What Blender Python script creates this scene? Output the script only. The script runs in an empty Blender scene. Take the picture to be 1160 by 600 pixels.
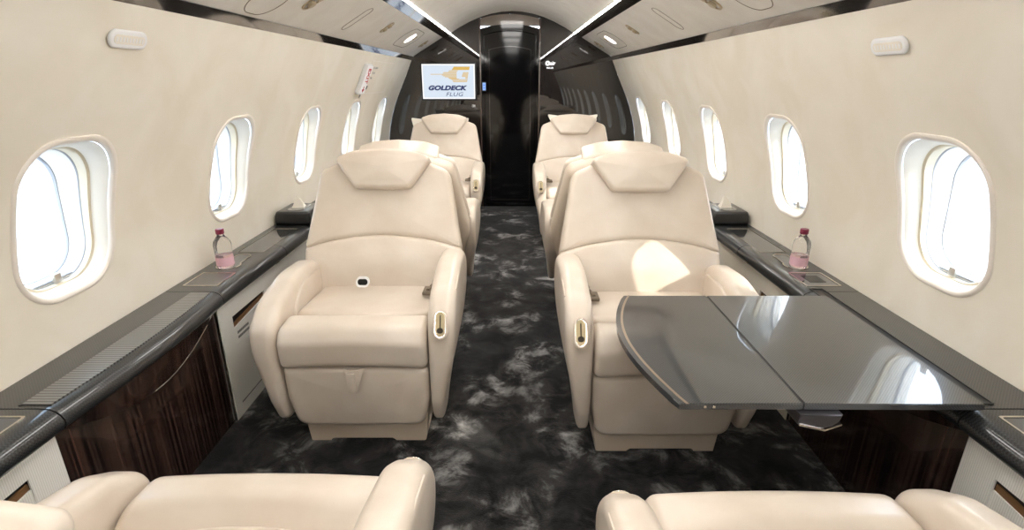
import bpy, bmesh, math, random
from mathutils import Vector, Matrix
random.seed(7)
S = bpy.context.scene
C = S.collection
PI = math.pi

# ------------------------------------------------------------------ materials
def lin(r, g, b):
    f = lambda v: (v/255/12.92) if v/255 <= .04045 else ((v/255+.055)/1.055)**2.4
    return (f(r), f(g), f(b), 1)

def mat(name, col, rough=.5, metal=0, coat=0, spec=.5, emit=None, es=0, trans=0, ior=1.5, sheen=0, coat_rough=.05):
    m = bpy.data.materials.new(name); m.use_nodes = True
    b = m.node_tree.nodes['Principled BSDF']
    b.inputs['Base Color'].default_value = col
    b.inputs['Roughness'].default_value = rough
    b.inputs['Metallic'].default_value = metal
    b.inputs['Coat Weight'].default_value = coat
    b.inputs['Coat Roughness'].default_value = coat_rough
    b.inputs['Specular IOR Level'].default_value = spec
    b.inputs['IOR'].default_value = ior
    b.inputs['Transmission Weight'].default_value = trans
    b.inputs['Sheen Weight'].default_value = sheen
    if emit:
        b.inputs['Emission Color'].default_value = emit
        b.inputs['Emission Strength'].default_value = es
    return m

def N(m, t, **kw):
    n = m.node_tree.nodes.new(t)
    for k, v in kw.items():
        if k in n.inputs: n.inputs[k].default_value = v
        else: setattr(n, k, v)
    return n
def L(m, a, ao, b, bi): m.node_tree.links.new(a.outputs[ao], b.inputs[bi])

def coords(m, scale=(1, 1, 1), rot=(0, 0, 0), obj=True):
    tc = N(m, 'ShaderNodeTexCoord'); mp = N(m, 'ShaderNodeMapping')
    mp.inputs['Scale'].default_value = scale; mp.inputs['Rotation'].default_value = rot
    L(m, tc, 'Object' if obj else 'Generated', mp, 'Vector'); return mp

def noise_col(m, c1, c2, scale, vs=(1, 1, 1), detail=5, lo=.35, hi=.65, dist=0, bump=0, bscale=None, bdist=.002):
    b = m.node_tree.nodes['Principled BSDF']
    mp = coords(m, vs)
    n = N(m, 'ShaderNodeTexNoise'); n.inputs['Scale'].default_value = scale; n.inputs['Detail'].default_value = detail
    n.inputs['Distortion'].default_value = dist
    L(m, mp, 'Vector', n, 'Vector')
    r = N(m, 'ShaderNodeValToRGB'); r.color_ramp.elements[0].position = lo; r.color_ramp.elements[1].position = hi
    r.color_ramp.elements[0].color = c1; r.color_ramp.elements[1].color = c2
    L(m, n, 'Fac', r, 'Fac'); L(m, r, 'Color', b, 'Base Color')
    if bump:
        n2 = N(m, 'ShaderNodeTexNoise'); n2.inputs['Scale'].default_value = bscale or scale*4; n2.inputs['Detail'].default_value = 3
        L(m, mp, 'Vector', n2, 'Vector')
        bp = N(m, 'ShaderNodeBump'); bp.inputs['Strength'].default_value = bump; bp.inputs['Distance'].default_value = bdist
        L(m, n2, 'Fac', bp, 'Height'); L(m, bp, 'Normal', b, 'Normal')
    return r

M = {}
M['leather'] = mat('cream_leather', lin(222, 204, 180), .3, coat=.2, coat_rough=.2)
noise_col(M['leather'], lin(211, 197, 181), lin(221, 209, 195), 6, bump=.25, bscale=60, bdist=.001)
M['leather_plain'] = mat('cream_leather_shell', lin(216, 196, 170), .42)
noise_col(M['leather_plain'], lin(203, 187, 168), lin(211, 197, 179), 5, bump=.15, bscale=180, bdist=.0006)
M['wall'] = mat('wall_leather', lin(228, 214, 190), .6)
noise_col(M['wall'], lin(233, 225, 209), lin(240, 234, 221), 4, dist=.6, bump=.25, bscale=60, bdist=.001)
M['ceil'] = mat('ceiling_cloth', lin(226, 218, 204), .7)
noise_col(M['ceil'], lin(221, 216, 208), lin(228, 224, 217), 8, bump=.1, bscale=200, bdist=.0005)
M['bezel'] = mat('window_bezel_plastic', lin(242, 234, 224), .35)
M['reveal'] = mat('window_reveal_plastic', lin(244, 240, 230), .4)
M['shade'] = mat('shade_track_plastic', lin(225, 214, 190), .45)
M['greyline'] = mat('grey_seal', lin(165, 168, 174), .5)
M['glass'] = bpy.data.materials.new('window_glass'); M['glass'].use_nodes = True
def glassmat(m):
    nt = m.node_tree; nt.nodes.remove(nt.nodes['Principled BSDF']); out = nt.nodes['Material Output']
    tr = nt.nodes.new('ShaderNodeBsdfTransparent'); gl = nt.nodes.new('ShaderNodeBsdfGlossy'); gl.inputs['Roughness'].default_value = .02
    mx = nt.nodes.new('ShaderNodeMixShader'); mx.inputs[0].default_value = .04
    nt.links.new(tr.outputs[0], mx.inputs[1]); nt.links.new(gl.outputs[0], mx.inputs[2]); nt.links.new(mx.outputs[0], out.inputs[0])
glassmat(M['glass'])
M['plastic'] = mat('white_plastic', lin(238, 232, 220), .4)
M['psu_plastic'] = mat('panel_tan_plastic', lin(176, 160, 132), .35)
M['line'] = mat('panel_gap', lin(120, 108, 92), .7)
M['black'] = mat('black_gloss', (.003, .003, .0035, 1), .06, spec=.5)
M['blackm'] = mat('black_matte', (.012, .012, .013, 1), .5)
M['strip'] = mat('smoked_gloss_strip', (.02, .017, .015, 1), .07, coat=1, spec=.8)
M['chrome'] = mat('polished_metal', lin(215, 210, 200), .14, metal=1)
M['satin'] = mat('satin_metal', lin(214, 212, 208), .3, metal=1)
M['led'] = mat('led_diffuser', (1, 1, 1, 1), .5, emit=(1, .96, .9, 1), es=48)
M['lens'] = mat('reading_lens', (1, 1, 1, 1), .3, emit=(1, .97, .92, 1), es=2.5)
M['fabric'] = mat('pale_ribbed_fabric', lin(222, 219, 208), .85)
def stripes(m, c1, c2, freq, axis='Y', bump=.4, lo=.3, hi=.7, dist=.001):
    b = m.node_tree.nodes['Principled BSDF']
    mp = coords(m)
    w = N(m, 'ShaderNodeTexWave'); w.wave_type = 'BANDS'; w.bands_direction = axis
    w.inputs['Scale'].default_value = freq; w.inputs['Distortion'].default_value = 0
    L(m, mp, 'Vector', w, 'Vector')
    r = N(m, 'ShaderNodeValToRGB'); r.color_ramp.elements[0].position = lo; r.color_ramp.elements[1].position = hi
    r.color_ramp.elements[0].color = c1; r.color_ramp.elements[1].color = c2
    L(m, w, 'Fac', r, 'Fac'); L(m, r, 'Color', b, 'Base Color')
    bp = N(m, 'ShaderNodeBump'); bp.inputs['Strength'].default_value = bump; bp.inputs['Distance'].default_value = dist
    L(m, w, 'Fac', bp, 'Height'); L(m, bp, 'Normal', b, 'Normal')
stripes(M['fabric'], lin(228, 226, 218), lin(242, 240, 234), 60, 'Y', .25)
M['carbon'] = mat('carbon_fibre_lacquer', (.03, .031, .033, 1), .35, coat=1, spec=.2, coat_rough=.03)
M['carbon_rib'] = mat('carbon_fibre_ribbed', (.05, .052, .055, 1), .3, coat=.9, spec=.6, coat_rough=.12)
stripes(M['carbon_rib'], (.015, .016, .017, 1), (.17, .172, .172, 1), 28, 'Y', .35, dist=.001)
def carbon(m, c1, c2, sc):
    b = m.node_tree.nodes['Principled BSDF']
    mp = coords(m)
    ck = N(m, 'ShaderNodeTexChecker'); ck.inputs['Scale'].default_value = sc
    ck.inputs['Color1'].default_value = c1; ck.inputs['Color2'].default_value = c2
    L(m, mp, 'Vector', ck, 'Vector'); L(m, ck, 'Color', b, 'Base Color')
carbon(M['carbon'], (.010, .011, .012, 1), (.03, .032, .034, 1), 260)
M['table'] = mat('carbon_fibre_tabletop', (.1, .1, .1, 1), .28, coat=1, spec=.4, coat_rough=.02)
M['table'].node_tree.nodes['Principled BSDF'].inputs['Coat IOR'].default_value = 1.55
carbon(M['table'], (.018, .02, .023, 1), (.05, .053, .056, 1), 300)
M['wood'] = mat('dark_macassar_wood', (.03, .012, .008, 1), .22, coat=1, coat_rough=.06)
noise_col(M['wood'], (.006, .003, .0025, 1), (.085, .043, .032, 1), 2.6, (1, 34, .35), 6, .42, .68, .1)
M['bulk'] = mat('bulkhead_gloss_wood', (.02, .01, .008, 1), .3, coat=1, spec=.2, coat_rough=.015)
M['bulk'].node_tree.nodes['Principled BSDF'].inputs['Coat IOR'].default_value = 1.75
noise_col(M['bulk'], (.002, .001, .0009, 1), (.010, .0045, .0035, 1), 3, (14, 1, .5), 6, .38, .7, 0)
M['carpet'] = mat('charcoal_velour_carpet', (.02, .02, .02, 1), 1, sheen=.12, spec=.1)
def carpet(m):
    b = m.node_tree.nodes['Principled BSDF']
    mp = coords(m)
    a = N(m, 'ShaderNodeTexNoise'); a.inputs['Scale'].default_value = 3.6; a.inputs['Detail'].default_value = 4; a.inputs['Distortion'].default_value = .5
    c = N(m, 'ShaderNodeTexNoise'); c.inputs['Scale'].default_value = 8; c.inputs['Detail'].default_value = 8; c.inputs['Distortion'].default_value = .5; c.inputs['Roughness'].default_value = .68
    L(m, mp, 'Vector', a, 'Vector'); L(m, mp, 'Vector', c, 'Vector')
    r1 = N(m, 'ShaderNodeMapRange'); r1.inputs[1].default_value = .45; r1.inputs[2].default_value = .66
    L(m, a, 'Fac', r1, 0)
    r2 = N(m, 'ShaderNodeMapRange'); r2.inputs[1].default_value = .40; r2.inputs[2].default_value = .74
    L(m, c, 'Fac', r2, 0)
    mu = N(m, 'ShaderNodeMath', operation='MULTIPLY_ADD'); L(m, r1, 0, mu, 0); L(m, r2, 0, mu, 1)
    m3 = N(m, 'ShaderNodeMath', operation='MULTIPLY'); L(m, r2, 0, m3, 0); m3.inputs[1].default_value = .25
    L(m, m3, 0, mu, 2)
    rp = N(m, 'ShaderNodeValToRGB')
    rp.color_ramp.elements[0].color = (.004, .004, .0045, 1); rp.color_ramp.elements[1].color = (.46, .45, .44, 1)  # mottled pile pattern; pale end lifted to paint in the velour's sheen
    e = rp.color_ramp.elements.new(.22); e.color = (.035, .033, .032, 1)
    L(m, mu, 0, rp, 'Fac'); L(m, rp, 'Color', b, 'Base Color')
    f = N(m, 'ShaderNodeTexNoise'); f.inputs['Scale'].default_value = 260; f.inputs['Detail'].default_value = 2
    L(m, mp, 'Vector', f, 'Vector')
    bp = N(m, 'ShaderNodeBump'); bp.inputs['Strength'].default_value = .6; bp.inputs['Distance'].default_value = .004
    L(m, f, 'Fac', bp, 'Height'); L(m, bp, 'Normal', b, 'Normal')
carpet(M['carpet'])
M['bronze'] = mat('bronze_inlay', lin(150, 134, 118), .3, metal=.6)
M['steel'] = mat('dark_steel', lin(92, 92, 98), .35, metal=1)
M['screen'] = mat('lit_screen', (.02, .02, .02, 1), .2, emit=lin(214, 226, 240), es=.66)
M['screen_edge'] = mat('lit_screen_edge', (.02, .02, .02, 1), .2, emit=(1, 1, 1, 1), es=.66)
M['gold'] = mat('gold_print', lin(0, 0, 0), .4, emit=lin(218, 178, 86), es=.66)
M['navy'] = mat('navy_print', lin(10, 15, 40), .4, emit=lin(28, 44, 92), es=.66)
M['bluescreen'] = mat('blue_lit_panel', (.02, .02, .03, 1), .2, emit=lin(150, 190, 250), es=.66)
M['red'] = mat('red_print', lin(190, 30, 40), .5)
M['greyprint'] = mat('grey_print', lin(120, 118, 115), .6)
M['whiteprint'] = mat('white_print', lin(240, 240, 240), .5)
M['whitelit'] = mat('emissive_white_mark', (.5, .5, .5, 1), .5, emit=(1, 1, 1, 1), es=.9)  # white mark with its own emission
M['bottle'] = mat('clear_bottle_plastic', (1, 1, 1, 1), .03, trans=1, ior=1.25)
M['water'] = mat('pink_drink', (.96, .72, .80, 1), .02, trans=1, ior=1.33)
M['whitelit_soft'] = mat('backlit_sign_face', lin(240, 240, 240), .5, emit=(1, 1, 1, 1), es=.15)
M['brass'] = mat('dull_gold_recess', lin(172, 158, 126), .35, metal=1)
M['well'] = mat('brushed_well', lin(150, 150, 150), .28, metal=1)
M['label'] = mat('pink_bottle_label', lin(226, 184, 196), .5)
M['cap'] = mat('maroon_cap', lin(128, 32, 62), .4)
M['tissue'] = mat('tissue_paper', lin(246, 240, 228), .9)
M['box'] = mat('black_leather_box', (.018, .017, .017, 1), .3, coat=.4)
M['gloss_lid'] = mat('dark_glass_lid', (.02, .021, .023, 1), .1, coat=1, coat_rough=.03)
M['slate'] = mat('dark_blue_screen', (.03, .04, .06, 1), .12, coat=1)
M['belt'] = mat('grey_belt_webbing', lin(120, 108, 92), .8)
M['tread'] = mat('pillow_cotton', lin(240, 234, 222), .85)
M['apron'] = mat('snowy_apron', lin(150, 152, 156), .9)
noise_col(M['apron'], lin(176, 180, 186), lin(196, 199, 203), .15, bump=0)
M['amber'] = mat('magazine_leather', lin(122, 88, 56), .5)
M['cart_red'] = mat('red_cart_paint', lin(205, 150, 145), .5)
M['cart_grey'] = mat('grey_cart_paint', lin(180, 184, 190), .5)

# ------------------------------------------------------------------ mesh helpers
def link(name, bm, m, parent=None, smooth=True, loc=None, angle=None, recalc=True):
    if recalc: bmesh.ops.recalc_face_normals(bm, faces=bm.faces)
    me = bpy.data.meshes.new(name); bm.to_mesh(me); bm.free()
    if smooth:
        me.shade_smooth()
        me.set_sharp_from_angle(angle=math.radians(angle or 40))
    ms = m if isinstance(m, (list, tuple)) else [m]
    for q in ms: me.materials.append(q)
    o = bpy.data.objects.new(name, me); C.objects.link(o)
    if parent: o.parent = parent
    if loc: o.location = loc
    return o

def thing(name, label, cat, loc=(0, 0, 0), rotz=0, group=None, kind=None):
    o = bpy.data.objects.new(name, None); C.objects.link(o); o.empty_display_size = .1
    o.location = loc; o.rotation_euler = (0, 0, rotz)
    o['label'] = label; o['category'] = cat
    if group: o['group'] = group
    if kind: o['kind'] = kind
    return o
def tag(o, label, cat, group=None, kind=None):
    o['label'] = label; o['category'] = cat
    if group: o['group'] = group
    if kind: o['kind'] = kind
    return o

def box(bm, x0, x1, y0, y1, z0, z1, bev=0, seg=2):
    vs = [bm.verts.new((x, y, z)) for x in (x0, x1) for y in (y0, y1) for z in (z0, z1)]
    fs = [(0, 1, 3, 2), (4, 6, 7, 5), (0, 4, 5, 1), (2, 3, 7, 6), (0, 2, 6, 4), (1, 5, 7, 3)]
    faces = [bm.faces.new([vs[i] for i in f]) for f in fs]
    if bev:
        es = list({e for f in faces for e in f.edges})
        bmesh.ops.bevel(bm, geom=es, offset=bev, segments=seg, profile=.5, affect='EDGES')
    return faces

def roundpoly(pts, seg=6, step=None):
    """pts: (a, b, radius) closed polygon -> list of 2D points"""
    out = []; n = len(pts)
    for i in range(n):
        p = Vector(pts[i][:2]); r = pts[i][2] if len(pts[i]) > 2 else 0
        a = Vector(pts[i-1][:2]); b = Vector(pts[(i+1) % n][:2])
        if r <= 0: out.append(p); continue
        u = (a-p).normalized(); v = (b-p).normalized()
        ang = math.acos(max(-1, min(1, u.dot(v))))
        if ang > 3.1: out.append(p); continue
        t = min(r/math.tan(ang/2), (a-p).length*.49, (b-p).length*.49)
        p0 = p+u*t; p1 = p+v*t
        for k in range(seg+1):
            s = k/seg
            out.append(p0*(1-s)**2 + p*2*s*(1-s) + p1*s**2)
    if step:
        o2 = []
        for i in range(len(out)):
            a = out[i]; b = out[(i+1) % len(out)]; d = (b-a).length
            k = max(1, int(math.ceil(d/step)))
            for j in range(k): o2.append(a.lerp(b, j/k))
        out = o2
    q = [out[0]]
    for p in out[1:]:
        if (p-q[-1]).length > 1e-5: q.append(p)
    if (q[0]-q[-1]).length < 1e-5: q.pop()
    return q

def area2(o): return sum(o[i-1].x*o[i].y-o[i].x*o[i-1].y for i in range(len(o)))/2

def pad(bm, outline, T, Tb, r, crown, mp, crown_b=0, nr=7, ns=6, rb=None):
    """soft cushion solid: outline in (a, b), front at d=+T, back at d=-Tb, edges rolled by r"""
    if area2(outline) < 0: outline = outline[::-1]
    n = len(outline)
    cen = sum(outline, Vector((0, 0)))/n
    nor = []
    for i in range(n):
        t = (outline[(i+1) % n]-outline[i-1]).normalized()
        nor.append(Vector((-t.y, t.x)))
    rb = r if rb is None else rb
    rings = []
    def ring(ins, d, s=None):
        vs = []
        for i in range(n):
            p = outline[i]+nor[i]*ins
            if s is not None:
                p = cen+(p-cen)*s
            vs.append(bm.verts.new(mp(p.x, p.y, d)))
        return vs
    back = []
    for k in range(ns-1, 0, -1):
        s = k/ns; back.append(('s', s))
    seq = []
    for k in range(1, ns): seq.append((rb, -Tb-crown_b*(1-(k/ns)**2), k/ns))
    for k in range(nr+1):
        t = PI/2*(1-k/nr); seq.append((rb*(1-math.cos(t)), -Tb+rb*(1-math.sin(t)), None))
    for k in range(nr+1):
        t = PI/2*k/nr; seq.append((r*(1-math.cos(t)), T-r*(1-math.sin(t)), None))
    for k in range(ns-1, 0, -1): seq.append((r, T+crown*(1-(k/ns)**2), k/ns))
    rings = [ring(*q) for q in seq]
    for a, b in zip(rings[:-1], rings[1:]):
        for i in range(n):
            j = (i+1) % n
            bm.faces.new((a[i], a[j], b[j], b[i]))
    c0 = bm.verts.new(mp(cen.x, cen.y, -Tb-crown_b)); c1 = bm.verts.new(mp(cen.x, cen.y, T+crown))
    for i in range(n):
        j = (i+1) % n
        bm.faces.new((c0, rings[0][j], rings[0][i])); bm.faces.new((c1, rings[-1][i], rings[-1][j]))

def prism(bm, pts, mp, d0, d1, bev=0):
    """sharp prism of a 2D outline between depths d0 and d1"""
    a = [bm.verts.new(mp(p[0], p[1], d0)) for p in pts]; b = [bm.verts.new(mp(p[0], p[1], d1)) for p in pts]
    n = len(pts); fs = [bm.faces.new(a), bm.faces.new(b[::-1])]
    for i in range(n): fs.append(bm.faces.new((a[i], b[i], b[(i+1) % n], a[(i+1) % n])))
    if bev:
        es = [e for e in fs[0].edges]+[e for e in fs[1].edges]
        bmesh.ops.bevel(bm, geom=es, offset=bev, segments=2, affect='EDGES')

def ringprism(bm, outer, inner, mp, d0, d1):
    """frame: outer and inner outlines with same count"""
    n = len(outer)
    L4 = [[bm.verts.new(mp(p[0], p[1], d)) for p in pl] for pl, d in ((outer, d0), (outer, d1), (inner, d1), (inner, d0))]
    for k in range(4):
        a, b = L4[k], L4[(k+1) % 4]
        for i in range(n):
            j = (i+1) % n; bm.faces.new((a[i], a[j], b[j], b[i]))

def tube(bm, pts, r, n=8, closed=False):
    rings = []; P = [Vector(p) for p in pts]; m = len(P)
    for i, p in enumerate(P):
        if closed: t = (P[(i+1) % m]-P[i-1]).normalized()
        else: t = (P[min(i+1, m-1)]-P[max(i-1, 0)]).normalized()
        up = Vector((0, 0, 1)) if abs(t.z) < .9 else Vector((1, 0, 0))
        u = t.cross(up).normalized(); v = t.cross(u)
        rings.append([bm.verts.new(p+u*r*math.cos(2*PI*k/n)+v*r*math.sin(2*PI*k/n)) for k in range(n)])
    rng = range(m) if closed else range(m-1)
    for i in rng:
        a, b = rings[i], rings[(i+1) % m]
        for k in range(n): bm.faces.new((a[k], a[(k+1) % n], b[(k+1) % n], b[k]))
    if not closed:
        bm.faces.new(rings[0]); bm.faces.new(rings[-1][::-1])

def lathe(bm, prof, cx=0, cy=0, n=32):
    rings = [[bm.verts.new((cx+r*math.cos(2*PI*k/n), cy+r*math.sin(2*PI*k/n), z)) for k in range(n)] for r, z in prof]
    for a, b in zip(rings[:-1], rings[1:]):
        for k in range(n): bm.faces.new((a[k], a[(k+1) % n], b[(k+1) % n], b[k]))
    bm.faces.new(rings[0][::-1]); bm.faces.new(rings[-1])

def text(name, body, size, m, mtx, parent=None, shear=0, offset=0, spacing=1, align='LEFT', xscale=1, depth=.0006):
    cu = bpy.data.curves.new(name+'_curve', 'FONT'); cu.body = body; cu.size = size; cu.shear = shear
    cu.offset = offset; cu.space_character = spacing; cu.align_x = align; cu.extrude = depth
    tmp = bpy.data.objects.new('tmp_text', cu); C.objects.link(tmp)
    bpy.context.view_layer.update()
    me = bpy.data.meshes.new_from_object(tmp.evaluated_get(bpy.context.evaluated_depsgraph_get()))
    bpy.data.objects.remove(tmp)
    me.transform(Matrix.Diagonal((xscale, 1, 1, 1))); me.transform(mtx)
    me.materials.clear(); me.materials.append(m)
    me.name = name
    o = bpy.data.objects.new(name, me); C.objects.link(o)
    if parent: o.parent = parent
    return o

# ------------------------------------------------------------------ cabin section
YF, YR = 5.45, -2.3          # front bulkhead, rear bulkhead
PROF = [(0.0, 1.10), (.20, 1.175), (.40, 1.22), (.54, 1.24), (.68, 1.238), (.80, 1.222), (.90, 1.198), (1.0, 1.165), (1.10, 1.123),
        (1.20, 1.075), (1.30, 1.027), (1.38, .993), (1.435, .968)]
def xw(z):
    if z <= PROF[0][0]: return PROF[0][1]
    for i in range(len(PROF)-1):
        (z0, x0), (z1, x1) = PROF[i], PROF[i+1]
        if z <= z1:
            # catmull-rom
            pz, px = PROF[max(i-1, 0)]; qz, qx = PROF[min(i+2, len(PROF)-1)]
            t = (z-z0)/(z1-z0)
            m0 = (x1-px)/(z1-pz)*(z1-z0) if z1 != pz else 0; m1 = (qx-x0)/(qz-z0)*(z1-z0)
            return (2*t**3-3*t**2+1)*x0+(t**3-2*t**2+t)*m0+(-2*t**3+3*t**2)*x1+(t**3-t**2)*m1
    return PROF[-1][1]
def nw(z):           # inward normal (nx, nz) for the right wall; inward = -x mostly
    d = (xw(z+.01)-xw(z-.01))/.02
    l = math.hypot(1, d); return (-1/l, d/l)

WZ = .895; WH = .205; WW = .160
WC = [1.435+.872*k for k in range(-4, 5)]
def winloop(hw, hh, rc, n=12):
    pts = []
    for cx, cy, a0 in ((hw-rc, hh-rc, 0), (-(hw-rc), hh-rc, PI/2), (-(hw-rc), -(hh-rc), PI), (hw-rc, -(hh-rc), 3*PI/2)):
        for k in range(n):
            a = a0+PI/2*(k+.0)/(n-1); pts.append(Vector((cx+rc*math.cos(a), cy+rc*math.sin(a))))
    out = []
    for i in range(len(pts)):
        a = pts[i]; b = pts[(i+1) % len(pts)]; d = (b-a).length
        k = 8 if (i+1) % n == 0 else 1
        for j in range(k): out.append(a.lerp(b, j/k))
    return out
def build_wall(side, name):
    s = side; bm = bmesh.new()
    z0, z1 = .50, 1.435
    sh = .05 if s < 0 else 0
    edges = [YR]+[(WC[i]+WC[i+1])/2-sh for i in range(len(WC)-1)]+[YF]
    loop = winloop(WW, WH, .115)
    for c, ya, yb in zip([c_-(.05 if s < 0 else 0) for c_ in WC], edges[:-1], edges[1:]):
        hole = [Vector((c+p.x, WZ+p.y)) for p in loop]
        bound = []
        for p in loop:
            d = p.normalized(); d = Vector((p.x/WW, p.y/WH))
            tx = ((yb if d.x > 0 else ya)-c)/d.x if abs(d.x) > 1e-6 else 1e9
            tz = ((z1 if d.y > 0 else z0)-WZ)/d.y if abs(d.y) > 1e-6 else 1e9
            t = min(tx, tz); bound.append(Vector((c+d.x*t, WZ+d.y*t)))
        # snap nearest boundary points to the rectangle corners
        for cy in (ya, yb):
            for cz in (z0, z1):
                k = min(range(len(bound)), key=lambda i: (bound[i]-Vector((cy, cz))).length); bound[k] = Vector((cy, cz))
        R = 9; prev = None
        for k in range(R+1):
            t = k/R
            rg = []
            for h, b in zip(hole, bound):
                p = h.lerp(b, t); rg.append(bm.verts.new((s*xw(p.y), p.x, p.y)))
            if prev:
                for i in range(len(rg)):
                    j = (i+1) % len(rg); bm.faces.new((prev[i], prev[j], rg[j], rg[i]))
            prev = rg
    # backing strips added behind the bay seams to stop light leaks
    zz = [z0+(z1-z0)*k/32 for k in range(33)]
    for ye in edges[1:-1]:
        for a, b in zip(zz[:-1], zz[1:]):
            bm.faces.new([bm.verts.new((s*(xw(z)+.0025), y, z)) for y, z in ((ye-.04, a), (ye+.04, a), (ye+.04, b), (ye-.04, b))])
    # lower strip behind the cabinets
    zs = [0, .1, .2, .3, .4, .5]
    for a, b in zip(zs[:-1], zs[1:]):
        bm.faces.new([bm.verts.new((s*xw(z), y, z)) for y, z in ((YR, a), (YF, a), (YF, b), (YR, b))])
    bmesh.ops.remove_doubles(bm, verts=bm.verts, dist=.0005)
    o = link(name, bm, M['wall'], recalc=False, angle=60); o['kind'] = 'structure'; return o
build_wall(-1, 'wall_left'); build_wall(1, 'wall_right')

# windows ----------------------------------------------------------
def wmap(s, c):
    # (a along y, b along z, d depth outwards)
    n = nw(WZ)
    def f(a, b, d):
        z = WZ+b; x = xw(z)
        return (s*(x+d), c+a, z)
    return f
def build_window(s, c, idx):
    w = thing('window_%d' % idx, '', '', kind='structure'); del w['label']; del w['category']
    mp = wmap(s, c)
    l0 = winloop(WW, WH, .115)
    # raised bezel lip
    bm = bmesh.new(); prev = None
    prof = [(.015, .001), (.013, -.004), (.008, -.006), (.003, -.005), (-.002, -.001), (-.003, .008)]
    first = None
    for e, d in prof:
        lp = winloop(WW+e, WH+e, .115+e)
        rg = [bm.verts.new(mp(p.x, p.y, d)) for p in lp]
        if prev:
            for i in range(len(rg)): j = (i+1) % len(rg); bm.faces.new((prev[i], prev[j], rg[j], rg[i]))
        prev = rg
    link('window_frame', bm, M['bezel'], w, angle=60)
    # flared reveal
    def funnel(prof, m, nm):
        bm = bmesh.new(); prev = None
        for hw, hh, rc, d in prof:
            lp = winloop(hw, hh, rc)
            rg = [bm.verts.new(mp(p.x, p.y*1, d+ (xw(WZ)-xw(WZ+p.y))*min(1, d/.12)*.8)) for p in lp]
            if prev:
                for i in range(len(rg)): j = (i+1) % len(rg); bm.faces.new((prev[i], prev[j], rg[j], rg[i]))
            prev = rg
        return link(nm, bm, m, w, angle=50)
    funnel([(WW-.003, WH-.003, .112, .008), (WW-.012, WH-.010, .106, .022), (WW-.018, WH-.017, .1, .045)], M['reveal'], 'outer_reveal')
    funnel([(WW-.018, WH-.017, .1, .045), (WW-.026, WH-.02, .1, .047), (WW-.027, WH-.021, .1, .056), (WW-.0275, WH-.0215, .1, .066)], M['shade'], 'shade_track')
    funnel([(WW-.0275, WH-.0215, .1, .066), (WW-.0285, WH-.0225, .1, .0665), (WW-.029, WH-.023, .1, .0695)], M['greyline'], 'shade_seal')
    funnel([(WW-.029, WH-.023, .1, .0695), (WW-.034, WH-.028, .097, .09), (WW-.04, WH-.032, .094, .112)], M['reveal'], 'inner_reveal')
    funnel([(WW-.04, WH-.032, .094, .112), (WW-.0425, WH-.034, .092, .113), (WW-.0435, WH-.035, .092, .12)], M['greyline'], 'pane_seal')
    funnel([(WW-.0435, WH-.035, .092, .12), (WW-.045, WH-.036, .092, .15)], M['reveal'], 'outer_sill')
    bm = bmesh.new(); lp = winloop(WW-.043, WH-.0345, .092)
    rg = [mp(p.x, p.y, .118+(xw(WZ)-xw(WZ+p.y))*.8) for p in lp]
    rg2 = [(p[0]+s*.004, p[1], p[2]) for p in rg]
    A = [bm.verts.new(p) for p in rg]; B = [bm.verts.new(p) for p in rg2]
    ca = bm.verts.new((s*(xw(WZ)+.118), c, WZ)); cb = bm.verts.new((s*(xw(WZ)+.122), c, WZ))
    n = len(A)
    for i in range(n):
        j = (i+1) % n
        bm.faces.new((ca, A[i], A[j])); bm.faces.new((cb, B[j], B[i])); bm.faces.new((A[i], B[i], B[j], A[j]))
    link('pane', bm, M['glass'], w, smooth=False)
    # shade latch at the sill: slotted bar with a small lever
    bm = bmesh.new()
    zb = WZ-WH+.028; x = xw(zb)+.058
    box(bm, s*x-.004, s*x+.004, c-.085, c+.085, zb-.002, zb+.003, .001)
    link('latch_bar', bm, M['greyline'], w)
    bm = bmesh.new()
    box(bm, s*(x-.014)-.006, s*(x-.014)+.006, c-.012, c+.012, zb-.004, zb+.022, .003)
    link('latch_lever', bm, M['satin'], w)
i = 1
for s in (-1, 1):
    for c in WC:
        build_window(s, c-(.05 if s < 0 else 0), i); i += 1

# floor / ceiling ----------------------------------------------------
bm = bmesh.new(); box(bm, -1.2, 1.2, YR, YF+.1, -.06, 0)
o = link('floor', bm, M['carpet'], smooth=False); o['kind'] = 'structure'
bm = bmesh.new()
arc = [(-.585, 1.672), (-.5, 1.722), (-.4, 1.772), (-.3, 1.812), (-.2, 1.84), (-.1, 1.857), (0, 1.863), (.1, 1.857), (.2, 1.84), (.3, 1.812), (.4, 1.772), (.5, 1.722), (.585, 1.672)]
for (x0, z0), (x1, z1) in zip(arc[:-1], arc[1:]):
    bm.faces.new([bm.verts.new(v) for v in ((x0, YR, z0), (x0, YF, z0), (x1, YF, z1), (x1, YR, z1))])
bmesh.ops.remove_doubles(bm, verts=bm.verts, dist=.0001)
o = link('ceiling', bm, M['ceil'], angle=60); o['kind'] = 'structure'
T_ = 1
def sweep(name, pts, m, y0=YR, y1=YF, kind='structure', angle=30):
    bm = bmesh.new()
    a = [bm.verts.new((x, y0, z)) for x, z in pts]; b = [bm.verts.new((x, y1, z)) for x, z in pts]
    n = len(pts); bm.faces.new(a); bm.faces.new(b[::-1])
    for i in range(n): bm.faces.new((a[i], b[i], b[(i+1) % n], a[(i+1) % n]))
    o = link(name, bm, m, angle=angle)
    if kind: o['kind'] = kind
    return o
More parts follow.
